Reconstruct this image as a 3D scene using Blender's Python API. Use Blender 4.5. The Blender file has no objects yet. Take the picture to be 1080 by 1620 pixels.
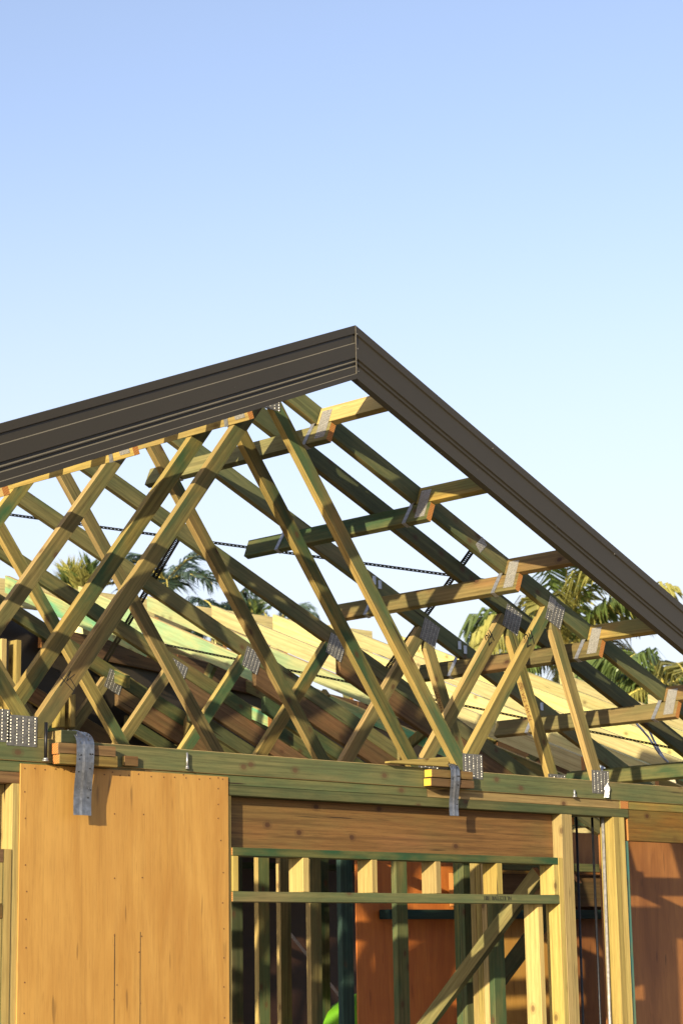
import bpy, bmesh, math, random
from mathutils import Vector, Matrix
random.seed(7)
R = math.radians
scene = bpy.context.scene
COL = scene.collection

# ------------------------------------------------------------------ helpers
def new_obj(name, me, parent=None):
    o = bpy.data.objects.new(name, me); COL.objects.link(o)
    if parent is not None: o.parent = parent
    return o
def tag(o, label=None, cat=None, group=None, kind=None):
    if label: o['label'] = label
    if cat: o['category'] = cat
    if group: o['group'] = group
    if kind: o['kind'] = kind
    return o
def thing(name, label, cat, loc, group=None):
    o = bpy.data.objects.new(name, None); COL.objects.link(o)
    o.location = loc; o.empty_display_size = .1
    return tag(o, label, cat, group)
def rel(parent, m):
    """local matrix of a world placed piece under an unrotated parent"""
    if parent is None: return m
    p = parent; off = Vector((0, 0, 0))
    M = Matrix.Identity(4)
    chain = []
    while p is not None: chain.append(p); p = p.parent
    for q in reversed(chain): M = M @ q.matrix_basis
    return M.inverted() @ m
def frame(o, ex, ey, ez):
    M = Matrix.Identity(4)
    for i, v in enumerate((ex, ey, ez)):
        for j in range(3): M[j][i] = v[j]
    M.translation = o
    return M
def finish(name, bm, mats, parent, M, bevel=.0018, smooth=False):
    if bevel:
        try:
            bmesh.ops.bevel(bm, geom=[e for e in bm.edges], offset=bevel, segments=1, affect='EDGES', clamp_overlap=True, material=-1)
        except Exception: pass
    bmesh.ops.recalc_face_normals(bm, faces=bm.faces[:])
    me = bpy.data.meshes.new(name); bm.to_mesh(me); bm.free()
    for m in mats: me.materials.append(m)
    if smooth:
        for p in me.polygons: p.use_smooth = True
    o = new_obj(name, me, parent)
    o.matrix_basis = rel(parent, M)
    return o
def extrude_poly(bm, pts, y0, y1, wide=0, narrow=1, end=2):
    """pts: (x,z) local polygon; extruded y0..y1. long edges -> narrow faces, steep edges -> ends"""
    a = [bm.verts.new((x, y0, z)) for x, z in pts]
    b = [bm.verts.new((x, y1, z)) for x, z in pts]
    f = bm.faces.new(a); f.material_index = wide
    f = bm.faces.new(b[::-1]); f.material_index = wide
    n = len(pts)
    for i in range(n):
        j = (i + 1) % n
        f = bm.faces.new((a[j], a[i], b[i], b[j]))
        dx = abs(pts[j][0] - pts[i][0]); dz = abs(pts[j][1] - pts[i][1])
        f.material_index = narrow if dz < dx * .06 else end
def clip(poly, a, b, c):
    """keep a*x+b*z<=c"""
    out = []
    n = len(poly)
    for i in range(n):
        p, q = poly[i], poly[(i + 1) % n]
        dp = a * p[0] + b * p[1] - c; dq = a * q[0] + b * q[1] - c
        if dp <= 0: out.append(p)
        if (dp < 0 and dq > 0) or (dp > 0 and dq < 0):
            t = dp / (dp - dq); out.append((p[0] + (q[0] - p[0]) * t, p[1] + (q[1] - p[1]) * t))
    return out
def prism_xz(name, poly, y0, th, ang, mats, parent=None, bevel=.0018):
    """timber lying in a vertical plane parallel to the wall; ang = direction of its grain"""
    c, s = math.cos(ang), math.sin(ang)
    cx = sum(p[0] for p in poly) / len(poly); cz = sum(p[1] for p in poly) / len(poly)
    pts = [((p[0] - cx) * c + (p[1] - cz) * s, -(p[0] - cx) * s + (p[1] - cz) * c) for p in poly]
    bm = bmesh.new(); extrude_poly(bm, pts, 0, th)
    return finish(name, bm, mats, parent, frame(Vector((cx, y0, cz)), (c, 0, s), (0, 1, 0), (-s, 0, c)), bevel)
def prism_yz(name, poly, x0, th, ang, mats, parent=None, bevel=.0018):
    c, s = math.cos(ang), math.sin(ang)
    cy = sum(p[0] for p in poly) / len(poly); cz = sum(p[1] for p in poly) / len(poly)
    pts = [((p[0] - cy) * c + (p[1] - cz) * s, -(p[0] - cy) * s + (p[1] - cz) * c) for p in poly]
    bm = bmesh.new(); extrude_poly(bm, pts, -th, 0)
    return finish(name, bm, mats, parent, frame(Vector((x0, cy, cz)), (0, c, s), (-1, 0, 0), (0, -s, c)), bevel)
def bar2(p, q, w):
    """strip polygon of width w round segment p-q"""
    d = Vector((q[0] - p[0], q[1] - p[1])).normalized(); n = Vector((-d.y, d.x)) * w / 2
    return [(p[0] + n.x, p[1] + n.y), (p[0] - n.x, p[1] - n.y), (q[0] - n.x, q[1] - n.y), (q[0] + n.x, q[1] + n.y)]
def obox(name, o, ex, ez, x0, x1, y0, y1, z0, z1, mats, parent=None, bevel=.0018):
    ex = Vector(ex).normalized(); ez = Vector(ez).normalized(); ey = ez.cross(ex)
    bm = bmesh.new()
    bmesh.ops.create_cube(bm, size=1)
    for v in bm.verts:
        v.co = Vector((x0 + (v.co.x + .5) * (x1 - x0), y0 + (v.co.y + .5) * (y1 - y0), z0 + (v.co.z + .5) * (z1 - z0)))
    wy, wz = abs(y1 - y0), abs(z1 - z0)
    for f in bm.faces:
        n = f.normal
        f.normal_update(); n = f.normal
        if abs(n.x) > .5: f.material_index = min(2, len(mats) - 1)
        elif (abs(n.y) > .5) == (wy < wz): f.material_index = 0
        else: f.material_index = min(1, len(mats) - 1)
    return finish(name, bm, mats, parent, frame(Vector(o), ex, ey, ez), bevel)
def box(name, x0, x1, y0, y1, z0, z1, mats, parent=None, bevel=.0018):
    d = (x1 - x0, y1 - y0, z1 - z0); k = d.index(max(d))
    o = Vector(((x0 + x1) / 2, (y0 + y1) / 2, (z0 + z1) / 2)); h = [v / 2 for v in d]
    if k == 0: return obox(name, o, (1, 0, 0), (0, 0, 1), -h[0], h[0], -h[1], h[1], -h[2], h[2], mats, parent, bevel)
    if k == 1: return obox(name, o, (0, 1, 0), (0, 0, 1), -h[1], h[1], -h[0], h[0], -h[2], h[2], mats, parent, bevel)
    return obox(name, o, (0, 0, 1), (-1, 0, 0), -h[2], h[2], -h[1], h[1], -h[0], h[0], mats, parent, bevel)
def tube(name, p, q, r, mats, parent=None, seg=12, r2=None):
    p, q = Vector(p), Vector(q); d = (q - p); L = d.length; d.normalize()
    up = Vector((0, 0, 1)) if abs(d.z) < .9 else Vector((0, 1, 0))
    ey = d.cross(up).normalized(); ez = d.cross(ey)
    bm = bmesh.new()
    r2 = r if r2 is None else r2
    A = [bm.verts.new((0, r * math.cos(t), r * math.sin(t))) for t in [2 * math.pi * i / seg for i in range(seg)]]
    B = [bm.verts.new((L, r2 * math.cos(t), r2 * math.sin(t))) for t in [2 * math.pi * i / seg for i in range(seg)]]
    for i in range(seg): bm.faces.new((A[i], A[(i + 1) % seg], B[(i + 1) % seg], B[i])).smooth = True
    bm.faces.new(A); bm.faces.new(B[::-1])
    return finish(name, bm, mats, parent, frame(p, d, ez.cross(d), ez), 0)
def copy_tree(o, parent=None):
    c = o.copy(); COL.objects.link(c); c.parent = parent
    for ch in list(o.children): copy_tree(ch, c)
    return c

# ------------------------------------------------------------------ materials
class NT:
    def __init__(s, name):
        s.m = bpy.data.materials.new(name); s.m.use_nodes = True
        s.t = s.m.node_tree; s.N = s.t.nodes; s.L = s.t.links
        s.b = s.N['Principled BSDF']
    def n(s, typ, **kw):
        x = s.N.new(typ)
        for k, v in kw.items():
            if k in x.inputs: x.inputs[k].default_value = v
            else: setattr(x, k, v)
        return x
    def l(s, a, b): s.L.new(a, b)
    def ramp(s, fac, stops):
        r = s.N.new('ShaderNodeValToRGB'); e = r.color_ramp.elements
        while len(e) < len(stops): e.new(.5)
        for x, (p, c) in zip(e, stops): x.position = p; x.color = (*c, 1) if len(c) == 3 else c
        s.l(fac, r.inputs[0]); return r.outputs[0]
    def mix(s, f, a, b, mode='MIX'):
        x = s.N.new('ShaderNodeMix'); x.data_type = 'RGBA'; x.blend_type = mode
        for i, v in ((0, f), (6, a), (7, b)):
            if hasattr(v, 'default_value') or hasattr(v, 'is_linked'): s.l(v, x.inputs[i])
            else: x.inputs[i].default_value = v if i == 0 else (*v, 1)
        return x.outputs[2]
    def math(s, op, a, b=0., c=None):
        x = s.N.new('ShaderNodeMath'); x.operation = op
        for i, v in enumerate((a, b) if c is None else (a, b, c)):
            if hasattr(v, 'is_linked'): s.l(v, x.inputs[i])
            else: x.inputs[i].default_value = v
        return x.outputs[0]
def wood(name, light, dark, green=(.10, .17, .07), gamt=.5, red=.12, knots=.8, rough=.72, gscale=1., bump=.35):
    t = NT(name)
    tc = t.n('ShaderNodeTexCoord'); oi = t.n('ShaderNodeObjectInfo')
    off = t.n('ShaderNodeCombineXYZ')
    r1 = t.math('MULTIPLY', oi.outputs['Random'], 37.); r2 = t.math('MULTIPLY', oi.outputs['Random'], 91.7)
    t.l(r1, off.inputs[0]); t.l(r2, off.inputs[1]); t.l(r1, off.inputs[2])
    add = t.n('ShaderNodeVectorMath', operation='ADD'); t.l(tc.outputs['Object'], add.inputs[0]); t.l(off.outputs[0], add.inputs[1])
    def mp(sc):
        m = t.n('ShaderNodeMapping'); m.inputs['Scale'].default_value = sc; t.l(add.outputs[0], m.inputs[0]); return m.outputs[0]
    # growth rings: stretched cylinders warped by noise
    warp = t.n('ShaderNodeTexNoise', Scale=1., Detail=2.); t.l(mp((1.6, 7, 7)), warp.inputs['Vector'])
    rings = t.n('ShaderNodeTexNoise', Scale=1., Detail=3., Roughness=.6, Distortion=1.2); t.l(mp((.7, 30, 30)), rings.inputs['Vector'])
    wv = t.n('ShaderNodeTexWave', wave_type='BANDS', bands_direction='DIAGONAL', Scale=1., Distortion=9., Detail=3.)
    wv.inputs['Detail Scale'].default_value = .8; t.l(mp((.45, 20, 20)), wv.inputs['Vector'])
    fine = t.n('ShaderNodeTexNoise', Scale=1., Detail=4., Roughness=.7); t.l(mp((9, 210, 210)), fine.inputs['Vector'])
    fine2 = t.n('ShaderNodeTexNoise', Scale=1., Detail=3., Roughness=.7); t.l(mp((4, 90, 90)), fine2.inputs['Vector'])
    blot = t.n('ShaderNodeTexNoise', Scale=1., Detail=5., Roughness=.55); t.l(mp((2.6 * gscale, 9 * gscale, 9 * gscale)), blot.inputs['Vector'])
    blot2 = t.n('ShaderNodeTexNoise', Scale=1., Detail=2., Roughness=.5); t.l(mp((1.1, 5, 5)), blot2.inputs['Vector'])
    g = t.math('MULTIPLY_ADD', rings.outputs[0], .62, t.math('MULTIPLY_ADD', wv.outputs[0], .16, t.math('MULTIPLY', fine2.outputs[0], .2)))
    c = t.ramp(g, [(.30, dark), (.48, [(a + b) / 2 for a, b in zip(light, dark)]), (.68, light)])
    # treatment stain, strength differs from board to board
    gm = t.ramp(blot.outputs[0], [(.42, (0, 0, 0)), (.60, (1, 1, 1))])
    rnd = t.math('FRACT', t.math('MULTIPLY', oi.outputs['Random'], 17.3))
    gf = t.math('MULTIPLY', gm, t.math('MULTIPLY_ADD', rnd, gamt, gamt * .45))
    c = t.mix(gf, c, green)
    rm = t.ramp(blot2.outputs[0], [(.56, (0, 0, 0)), (.72, (1, 1, 1))])
    c = t.mix(t.math('MULTIPLY', rm, red * 2), c, (.30, .13, .05))
    # crisp dark grain lines and drying splits
    gl = t.n('ShaderNodeTexNoise', Scale=1., Detail=2., Roughness=.5, Distortion=.3); t.l(mp((1.3, 75, 75)), gl.inputs['Vector'])
    c = t.mix(t.math('MULTIPLY', t.ramp(gl.outputs[0], [(.36, (1, 1, 1)), (.47, (0, 0, 0))]), .38), c, [v * .45 for v in dark])
    spl = t.n('ShaderNodeTexNoise', Scale=1., Detail=1.); t.l(mp((2.2, 48, 48)), spl.inputs['Vector'])
    c = t.mix(t.ramp(spl.outputs[0], [(.215, (1, 1, 1)), (.25, (0, 0, 0))]), c, (.02, .012, .006))
    # knots
    vo = t.n('ShaderNodeTexVoronoi', Scale=1., feature='F1', voronoi_dimensions='2D')
    sx = t.n('ShaderNodeSeparateXYZ'); t.l(add.outputs[0], sx.inputs[0]); cx_ = t.n('ShaderNodeCombineXYZ')
    t.l(t.math('MULTIPLY', sx.outputs[0], 6.5), cx_.inputs[0]); t.l(t.math('MULTIPLY_ADD', sx.outputs[2], 9.5, t.math('MULTIPLY', sx.outputs[1], 9.5)), cx_.inputs[1])
    t.l(cx_.outputs[0], vo.inputs['Vector'])
    kn = t.ramp(vo.outputs['Distance'], [(.06, (1, 1, 1)), (.10, (.8, .8, .8)), (.12, (.3, .3, .3)), (.17, (.35, .35, .35)), (.22, (0, 0, 0))])
    sel = t.ramp(t.math('FRACT', t.math('MULTIPLY', vo.outputs['Color'], 3.7)), [(.80, (0, 0, 0)), (.82, (1, 1, 1))])
    c = t.mix(t.math('MULTIPLY', t.math('MULTIPLY', kn, sel), knots), c, (.075, .034, .014))
    c = t.mix(t.math('MULTIPLY', t.ramp(fine.outputs[0], [(.32, (1, 1, 1)), (.52, (0, 0, 0))]), .45), c, [v * .45 for v in dark])
    # board to board value
    hv = t.n('ShaderNodeHueSaturation'); t.l(t.math('MULTIPLY_ADD', oi.outputs['Random'], .48, .70), hv.inputs['Value'])
    t.l(t.math('MULTIPLY_ADD', rnd, .010, .496), hv.inputs['Hue']); t.l(t.math('MULTIPLY_ADD', rnd, .16, .92), hv.inputs['Saturation'])
    t.l(c, hv.inputs['Color']); t.l(hv.outputs[0], t.b.inputs['Base Color'])
    t.b.inputs['Roughness'].default_value = rough; t.b.inputs['Specular IOR Level'].default_value = .25
    bp = t.n('ShaderNodeBump', Strength=bump, Distance=.002)
    h = t.math('MULTIPLY_ADD', fine.outputs[0], .6, t.math('MULTIPLY', g, .4)); t.l(h, bp.inputs['Height']); t.l(bp.outputs[0], t.b.inputs['Normal'])
    return t.m
def endgrain(name, a, b):
    t = NT(name); tc = t.n('ShaderNodeTexCoord'); oi = t.n('ShaderNodeObjectInfo')
    m = t.n('ShaderNodeMapping'); m.inputs['Location'].default_value = (0, .05, .09); t.l(tc.outputs['Object'], m.inputs[0])
    m.inputs['Scale'].default_value = (.01, 1, 1)
    w = t.n('ShaderNodeTexWave', wave_type='RINGS', rings_direction='X', Scale=38., Distortion=1.5, Detail=2.)
    t.l(m.outputs[0], w.inputs['Vector'])
    c = t.mix(w.outputs[0], a, b); t.l(c, t.b.inputs['Base Color']); t.b.inputs['Roughness'].default_value = .8
    return t.m
TL = wood('treated_pine_face', (.225, .178, .056), (.125, .098, .031), (.028, .078, .034), .8)
TN = wood('treated_pine_edge', (.40, .285, .095), (.31, .21, .065), (.20, .18, .06), .30, .10, .6)
TE = endgrain('pine_end_grain', (.42, .19, .045), (.28, .10, .022))
TREAT = [TL, TN, TE]
GL = wood('green_treated_face', (.135, .130, .045), (.080, .086, .030), (.024, .070, .030), .8)
GREEN = [GL, GL, TE]
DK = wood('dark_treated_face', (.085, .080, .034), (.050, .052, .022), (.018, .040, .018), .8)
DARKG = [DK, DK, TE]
YL = wood('fresh_pine_face', (.44, .325, .115), (.34, .24, .078), (.28, .25, .08), .25, .08, .75)
YELLOW = [YL, YL, YL]
BR = wood('brown_stained_pine', (.205, .115, .046), (.120, .062, .025), (.12, .10, .036), .35, .25, 1.)
BROWN = [BR, BR, TE]
OR_ = wood('amber_pine', (.285, .19, .062), (.175, .112, .036), (.12, .125, .042), .6, .2, .9)
OLB = wood('olive_brown_beam', (.215, .155, .055), (.13, .092, .032), (.075, .095, .036), .6, .3, 1.)
AMBER = [OR_, OR_, TE]
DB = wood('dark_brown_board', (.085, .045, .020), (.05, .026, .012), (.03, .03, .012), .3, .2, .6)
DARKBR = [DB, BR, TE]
MG = wood('mint_treated_face', (.32, .32, .14), (.24, .26, .11), (.09, .26, .14), .95, .05, .5)
MINT = [MG, YL, TE]
PY = wood('pale_pine_face', (.50, .42, .19), (.41, .33, .13), (.32, .35, .15), .45, .04, .6)
PALE = [PY, PY, TE]
TEALW = wood('teal_treated_face', (.022, .055, .040), (.010, .028, .024), (.006, .035, .036), .9, .02, .4)
TEAL = [TEALW] * 3
BLUEG = wood('blue_green_treated_face', (.040, .17, .16), (.020, .095, .10), (.12, .15, .07), .5, .02, .4)
def plywood(name, a, b, speck=.5):
    t = NT(name); tc = t.n('ShaderNodeTexCoord'); oi = t.n('ShaderNodeObjectInfo')
    def mp(sc, src=None):
        m = t.n('ShaderNodeMapping'); m.inputs['Scale'].default_value = sc; t.l(tc.outputs['Object'], m.inputs[0]); return m.outputs[0]
    n1 = t.n('ShaderNodeTexNoise', Scale=1., Detail=4., Roughness=.6, Distortion=.6); t.l(mp((1.2, 7, 7)), n1.inputs['Vector'])
    n2 = t.n('ShaderNodeTexNoise', Scale=1., Detail=5., Roughness=.75); t.l(mp((7, 170, 170)), n2.inputs['Vector'])
    n5 = t.n('ShaderNodeTexNoise', Scale=1., Detail=3., Roughness=.6, Distortion=.2); t.l(mp((1.6, 62, 62)), n5.inputs['Vector'])
    n3 = t.n('ShaderNodeTexNoise', Scale=1., Detail=3., Roughness=.6); t.l(mp((1.3, 3.5, 3.5)), n3.inputs['Vector'])
    n4 = t.n('ShaderNodeTexNoise', Scale=1., Detail=1.); t.l(mp((5, 34, 34)), n4.inputs['Vector'])
    c = t.ramp(n1.outputs[0], [(.34, b), (.60, a)])
    c = t.mix(t.math('MULTIPLY', t.ramp(n3.outputs[0], [(.45, (0, 0, 0)), (.75, (1, 1, 1))]), .5), c, [v * f for v, f in zip(b, (.78, .68, .6))])
    c = t.mix(t.math('MULTIPLY', t.ramp(n2.outputs[0], [(.35, (1, 1, 1)), (.5, (0, 0, 0))]), .28), c, [v * .5 for v in b])
    c = t.mix(t.math('MULTIPLY', t.ramp(n4.outputs[0], [(.70, (0, 0, 0)), (.78, (1, 1, 1))]), speck), c, [v * .42 for v in b])
    c = t.mix(t.math('MULTIPLY', t.ramp(n5.outputs[0], [(.36, (1, 1, 1)), (.47, (0, 0, 0))]), .15), c, [v * .55 for v in b])
    t.l(c, t.b.inputs['Base Color']); t.b.inputs['Roughness'].default_value = .6
    bp = t.n('ShaderNodeBump', Strength=.2, Distance=.0015); t.l(n2.outputs[0], bp.inputs['Height']); t.l(bp.outputs[0], t.b.inputs['Normal'])
    return t.m
PLY = plywood('bracing_plywood', (.45, .248, .056), (.36, .178, .032), .65)
PLYR = plywood('red_brown_plywood', (.50, .155, .026), (.37, .10, .016))
PLYB = plywood('brown_plywood', (.33, .135, .034), (.21, .076, .018), .9)
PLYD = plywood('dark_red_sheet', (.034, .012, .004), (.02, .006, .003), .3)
def metal(name, col, rough=.35, met=1., nscale=60., spec=.5):
    t = NT(name); tc = t.n('ShaderNodeTexCoord')
    n = t.n('ShaderNodeTexNoise', Scale=nscale, Detail=4.); t.l(tc.outputs['Object'], n.inputs['Vector'])
    c = t.mix(t.ramp(n.outputs[0], [(.35, (0, 0, 0)), (.7, (1, 1, 1))]), [v * .6 for v in col], col)
    t.l(c, t.b.inputs['Base Color']); t.b.inputs['Metallic'].default_value = met; t.b.inputs['Roughness'].default_value = rough
    t.b.inputs['Specular IOR Level'].default_value = spec
    bp = t.n('ShaderNodeBump', Strength=.25, Distance=.001); t.l(n.outputs[0], bp.inputs['Height']); t.l(bp.outputs[0], t.b.inputs['Normal'])
    return t.m
GALV = metal('galvanised_steel', (.42, .42, .43), .42, .7)
GALVD = metal('dull_galvanised_steel', (.21, .20, .18), .5, .5)
TOOTH = metal('plate_tooth', (.42, .40, .36), .45, .3)
CLIP = metal('zinc_clip', (.50, .56, .66), .5, .2)
GALVL = metal('bright_plate', (.40, .38, .35), .5, .4, 90.)
SLOT = metal('plate_slot', (.11, .105, .09), .7, .2)
DARKM = metal('dark_steel', (.035, .035, .04), .45, .8)
BLACK = metal('black_slot', (.012, .011, .010), .8, 0.)
def paint_metal(name, col):
    t = NT(name); tc = t.n('ShaderNodeTexCoord')
    v = t.n('ShaderNodeTexVoronoi', Scale=26., feature='F1'); t.l(tc.outputs['Object'], v.inputs['Vector'])
    sp = t.ramp(v.outputs['Distance'], [(.028, (1, 1, 1)), (.05, (0, 0, 0))])
    v2 = t.n('ShaderNodeTexNoise', Scale=9.); t.l(tc.outputs['Object'], v2.inputs['Vector'])
    sp = t.math('MULTIPLY', sp, t.ramp(v2.outputs[0], [(.5, (0, 0, 0)), (.6, (1, 1, 1))]))
    n = t.n('ShaderNodeTexNoise', Scale=3., Detail=5.); t.l(tc.outputs['Object'], n.inputs['Vector'])
    c = t.mix(n.outputs[0], [x * .9 for x in col], [x * 1.12 for x in col])
    c = t.mix(sp, c, (.3, .28, .24)); t.l(c, t.b.inputs['Base Color'])
    t.b.inputs['Roughness'].default_value = .42; t.b.inputs['Specular IOR Level'].default_value = .3
    return t.m
FASC = paint_metal('dark_brown_steel_fascia', (.029, .0245, .0172))
def flat(name, col, rough=.7, nscale=8., var=.25, spec=.3):
    t = NT(name); tc = t.n('ShaderNodeTexCoord')
    n = t.n('ShaderNodeTexNoise', Scale=nscale, Detail=5.); t.l(tc.outputs['Object'], n.inputs['Vector'])
    c = t.mix(n.outputs[0], [x * (1 - var) for x in col], [min(1, x * (1 + var)) for x in col]); t.l(c, t.b.inputs['Base Color'])
    t.b.inputs['Roughness'].default_value = rough; t.b.inputs['Specular IOR Level'].default_value = spec
    return t.m
INK = flat('marker_ink', (.015, .014, .012)); REDP = flat('red_paint', (.55, .03, .02)); YELP = flat('yellow_paint', (.52, .34, .045), .75, 40, .3)
STAMP = flat('stamp_ink', (.16, .075, .03)); BLUEK = flat('blue_tape', (.38, .48, .70), .4)
CONC = flat('concrete', (.30, .27, .23), .9, 3., .2); 

# ------------------------------------------------------------------ calibrated camera
F, YAW, PIT, ROL = 3240.72, R(46.258141), R(12.061186), R(-.97334)
fw = Vector((math.sin(YAW) * math.cos(PIT), math.cos(YAW) * math.cos(PIT), math.sin(PIT)))
r0 = Vector((math.cos(YAW), -math.sin(YAW), 0)); u0 = r0.cross(fw)
rt = r0 * math.cos(ROL) + u0 * math.sin(ROL); up = -r0 * math.sin(ROL) + u0 * math.cos(ROL)
CP = Vector((-5.91374, -6.34125, 1.79759))
cam = bpy.data.cameras.new('camera'); co = bpy.data.objects.new('camera', cam); COL.objects.link(co)
co.matrix_world = frame(CP, rt, up, -fw)
cam.sensor_fit = 'HORIZONTAL'; cam.sensor_width = 24.; cam.lens = 24. * F / 1080.
cam.clip_start = .1; cam.clip_end = 2000
cam.dof.use_dof = True; cam.dof.focus_distance = 9.0; cam.dof.aperture_fstop = 7.
scene.camera = co
scene.render.resolution_x = 682; scene.render.resolution_y = 1024

def ray(px, py): return fw + rt * ((px - 540) / F) - up * ((py - 810) / F)
def at(px, py, dist): return CP + ray(px, py) * dist
def onY(px, py, Y):
    d = ray(px, py); return CP + d * ((Y - CP.y) / d.y)

# ------------------------------------------------------------------ sun, sky
sd = Vector((2.3, 1., -.62)).normalized()
sl = bpy.data.lights.new('sun', 'SUN'); sl.energy = 5.; sl.angle = R(.5); sl.color = (1., .87, .60)
so = bpy.data.objects.new('sun', sl); COL.objects.link(so)
so.rotation_mode = 'QUATERNION'; so.rotation_quaternion = sd.to_track_quat('-Z', 'Y'); so.location = (-20, -8, 12)
elev = math.asin(-sd.z); az = math.atan2(-sd.x, -sd.y)
w = bpy.data.worlds.new('World'); scene.world = w; w.use_nodes = True
sky = w.node_tree.nodes.new('ShaderNodeTexSky'); sky.sky_type = 'NISHITA'; sky.sun_disc = False
sky.sun_elevation = elev; sky.sun_rotation = az; sky.air_density = 1.; sky.dust_density = 1.7; sky.ozone_density = 1.2
bg = w.node_tree.nodes['Background']; bg.inputs['Strength'].default_value = .15
hs = w.node_tree.nodes.new('ShaderNodeHueSaturation'); hs.inputs['Saturation'].default_value = .86
gm_ = w.node_tree.nodes.new('ShaderNodeMix'); gm_.data_type = 'RGBA'; gm_.blend_type = 'MULTIPLY'; gm_.inputs[0].default_value = 1.; gm_.inputs[7].default_value = (.93, .892, .985, 1)
w.node_tree.links.new(sky.outputs[0], hs.inputs['Color']); w.node_tree.links.new(hs.outputs[0], gm_.inputs[6]); wn = w.node_tree.nodes; wl = w.node_tree.links
wtc = wn.new('ShaderNodeTexCoord'); wsx = wn.new('ShaderNodeSeparateXYZ'); wl.new(wtc.outputs['Generated'], wsx.inputs[0])
wmr = wn.new('ShaderNodeMapRange'); wmr.interpolation_type = 'SMOOTHSTEP'     # pale haze low in the sky
for k_, v_ in (('From Min', .06), ('From Max', .40), ('To Min', .80), ('To Max', 0.)): wmr.inputs[k_].default_value = v_
wl.new(wsx.outputs[2], wmr.inputs['Value'])
whz = wn.new('ShaderNodeMix'); whz.data_type = 'RGBA'; whz.inputs[7].default_value = (3.05, 3.10, 3.30, 1)
wl.new(wmr.outputs[0], whz.inputs[0]); wl.new(gm_.outputs[2], whz.inputs[6]); wl.new(whz.outputs[2], bg.inputs[0])
scene.view_settings.view_transform = 'Standard'; scene.view_settings.look = 'None'; scene.view_settings.gamma = 1.
scene.view_settings.exposure = .93

# ------------------------------------------------------------------ roof geometry constants
X0, ZR, K = .25, 4.371, .409
AL = math.atan(K); CA, SA = math.cos(AL), math.sin(AL)
VD = .09 / CA
def zt(x): return ZR - K * abs(x - X0)

# nail plate mesh: pressed steel sheet with rows of punched teeth
def plate_mesh(w, h, nx, nz, mat=GALVD, seed=1):
    rnd = random.Random(seed); bm = bmesh.new()
    bmesh.ops.create_cube(bm, size=1)
    for v in bm.verts: v.co = Vector((v.co.x * w, -.0008 + v.co.y * .0016, v.co.z * h))
    for i in range(nx):
        for j in range(nz):
            x = (i + .5) / nx * w - w / 2; z = (j + .5 + (.25 if i % 2 else -.25)) / nz * h - h / 2
            if abs(z) > h / 2 - .003: continue
            a, b = w / nx * .26, h / nz * .24
            # dark slot
            vs = [bm.verts.new((x + sx * a * .9, -.0019, z + sz * b)) for sx, sz in ((-1, -1), (.2, -1), (.2, 1), (-1, 1))]
            f = bm.faces.new(vs); f.material_index = 1
            # raised bright lip beside the slot
            t = .0035 + rnd.random() * .002
            q = [bm.verts.new(p) for p in ((x + a * .2, -.0018, z - b), (x + a * 1.1, -.0018, z - b), (x + a * 1.1, -.0018, z + b), (x + a * .2, -.0018, z + b), (x + a * .5, -t, z - b * .6), (x + a * .5, -t, z + b * .6))]
            for ids in ((0, 4, 5, 3), (1, 2, 5, 4), (0, 1, 4), (3, 5, 2)):
                f = bm.faces.new([q[k] for k in ids]); f.material_index = 2
    bmesh.ops.recalc_face_normals(bm, faces=[f for f in bm.faces if f.material_index != 1])
    me = bpy.data.meshes.new('nail_plate'); bm.to_mesh(me); bm.free()
    for m in (mat, SLOT, TOOTH): me.materials.append(m)
    return me
PM_BIG = plate_mesh(.145, .118, 5, 10); PM_MID = plate_mesh(.13, .125, 5, 10, seed=2); PM_TALL = plate_mesh(.062, .15, 7, 17, GALVL, 3); PM_SM = plate_mesh(.07, .05, 7, 6, GALVL, 4)
def put_plate(me, parent, loc, ang=0., ydir=None, name='nail_plate'):
    o = new_obj(name, me, parent)
    if ydir is None: M = frame(Vector(loc), (math.cos(ang), 0, math.sin(ang)), (0, 1, 0), (-math.sin(ang), 0, math.cos(ang)))
    else: M = ydir
    o.matrix_basis = rel(parent, M); return o

# ------------------------------------------------------------------ trusses
TY = [0, .28, .85, 1.55, 2.23, 2.88, 3.47]
def strip_line(xa, m, z0, z1, w=.07, ref=2.6):
    return bar2((xa + m * (z0 - ref), z0), (xa + m * (z1 - ref), z1), w)
def web_poly(kind, side):
    """kind R/C/O given for the right half, mirrored for the left"""
    g = .0015
    if kind == 'R':
        p = strip_line(1.5435, -.7785, 2.4, 4.6)
        p = clip(p, -1, 0, -(X0 + g)); p = clip(p, 1, 0, 1.534)
    elif kind == 'C':
        p = strip_line(1.505, .826, 2.4, 3.9)
        p = clip(p, -1, 0, -(1.534 + g)); p = clip(p, 1, 0, 2.232)
    else:
        p = strip_line(2.595, -.4235, 2.4, 3.9)
        p = clip(p, -1, 0, -(2.232 + g))
    p = clip(p, 0, -1, -(2.617 + g))
    p = clip(p, K, 1, ZR - VD + K * X0 - g)       # under the right chord
    if side < 0: p = [(2 * X0 - x, z) for x, z in p][::-1]
    return p
def web_ang(kind, side):
    m = {'R': -.7785, 'C': .826, 'O': -.4235}[kind] * side
    return math.atan2(1, m)
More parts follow.
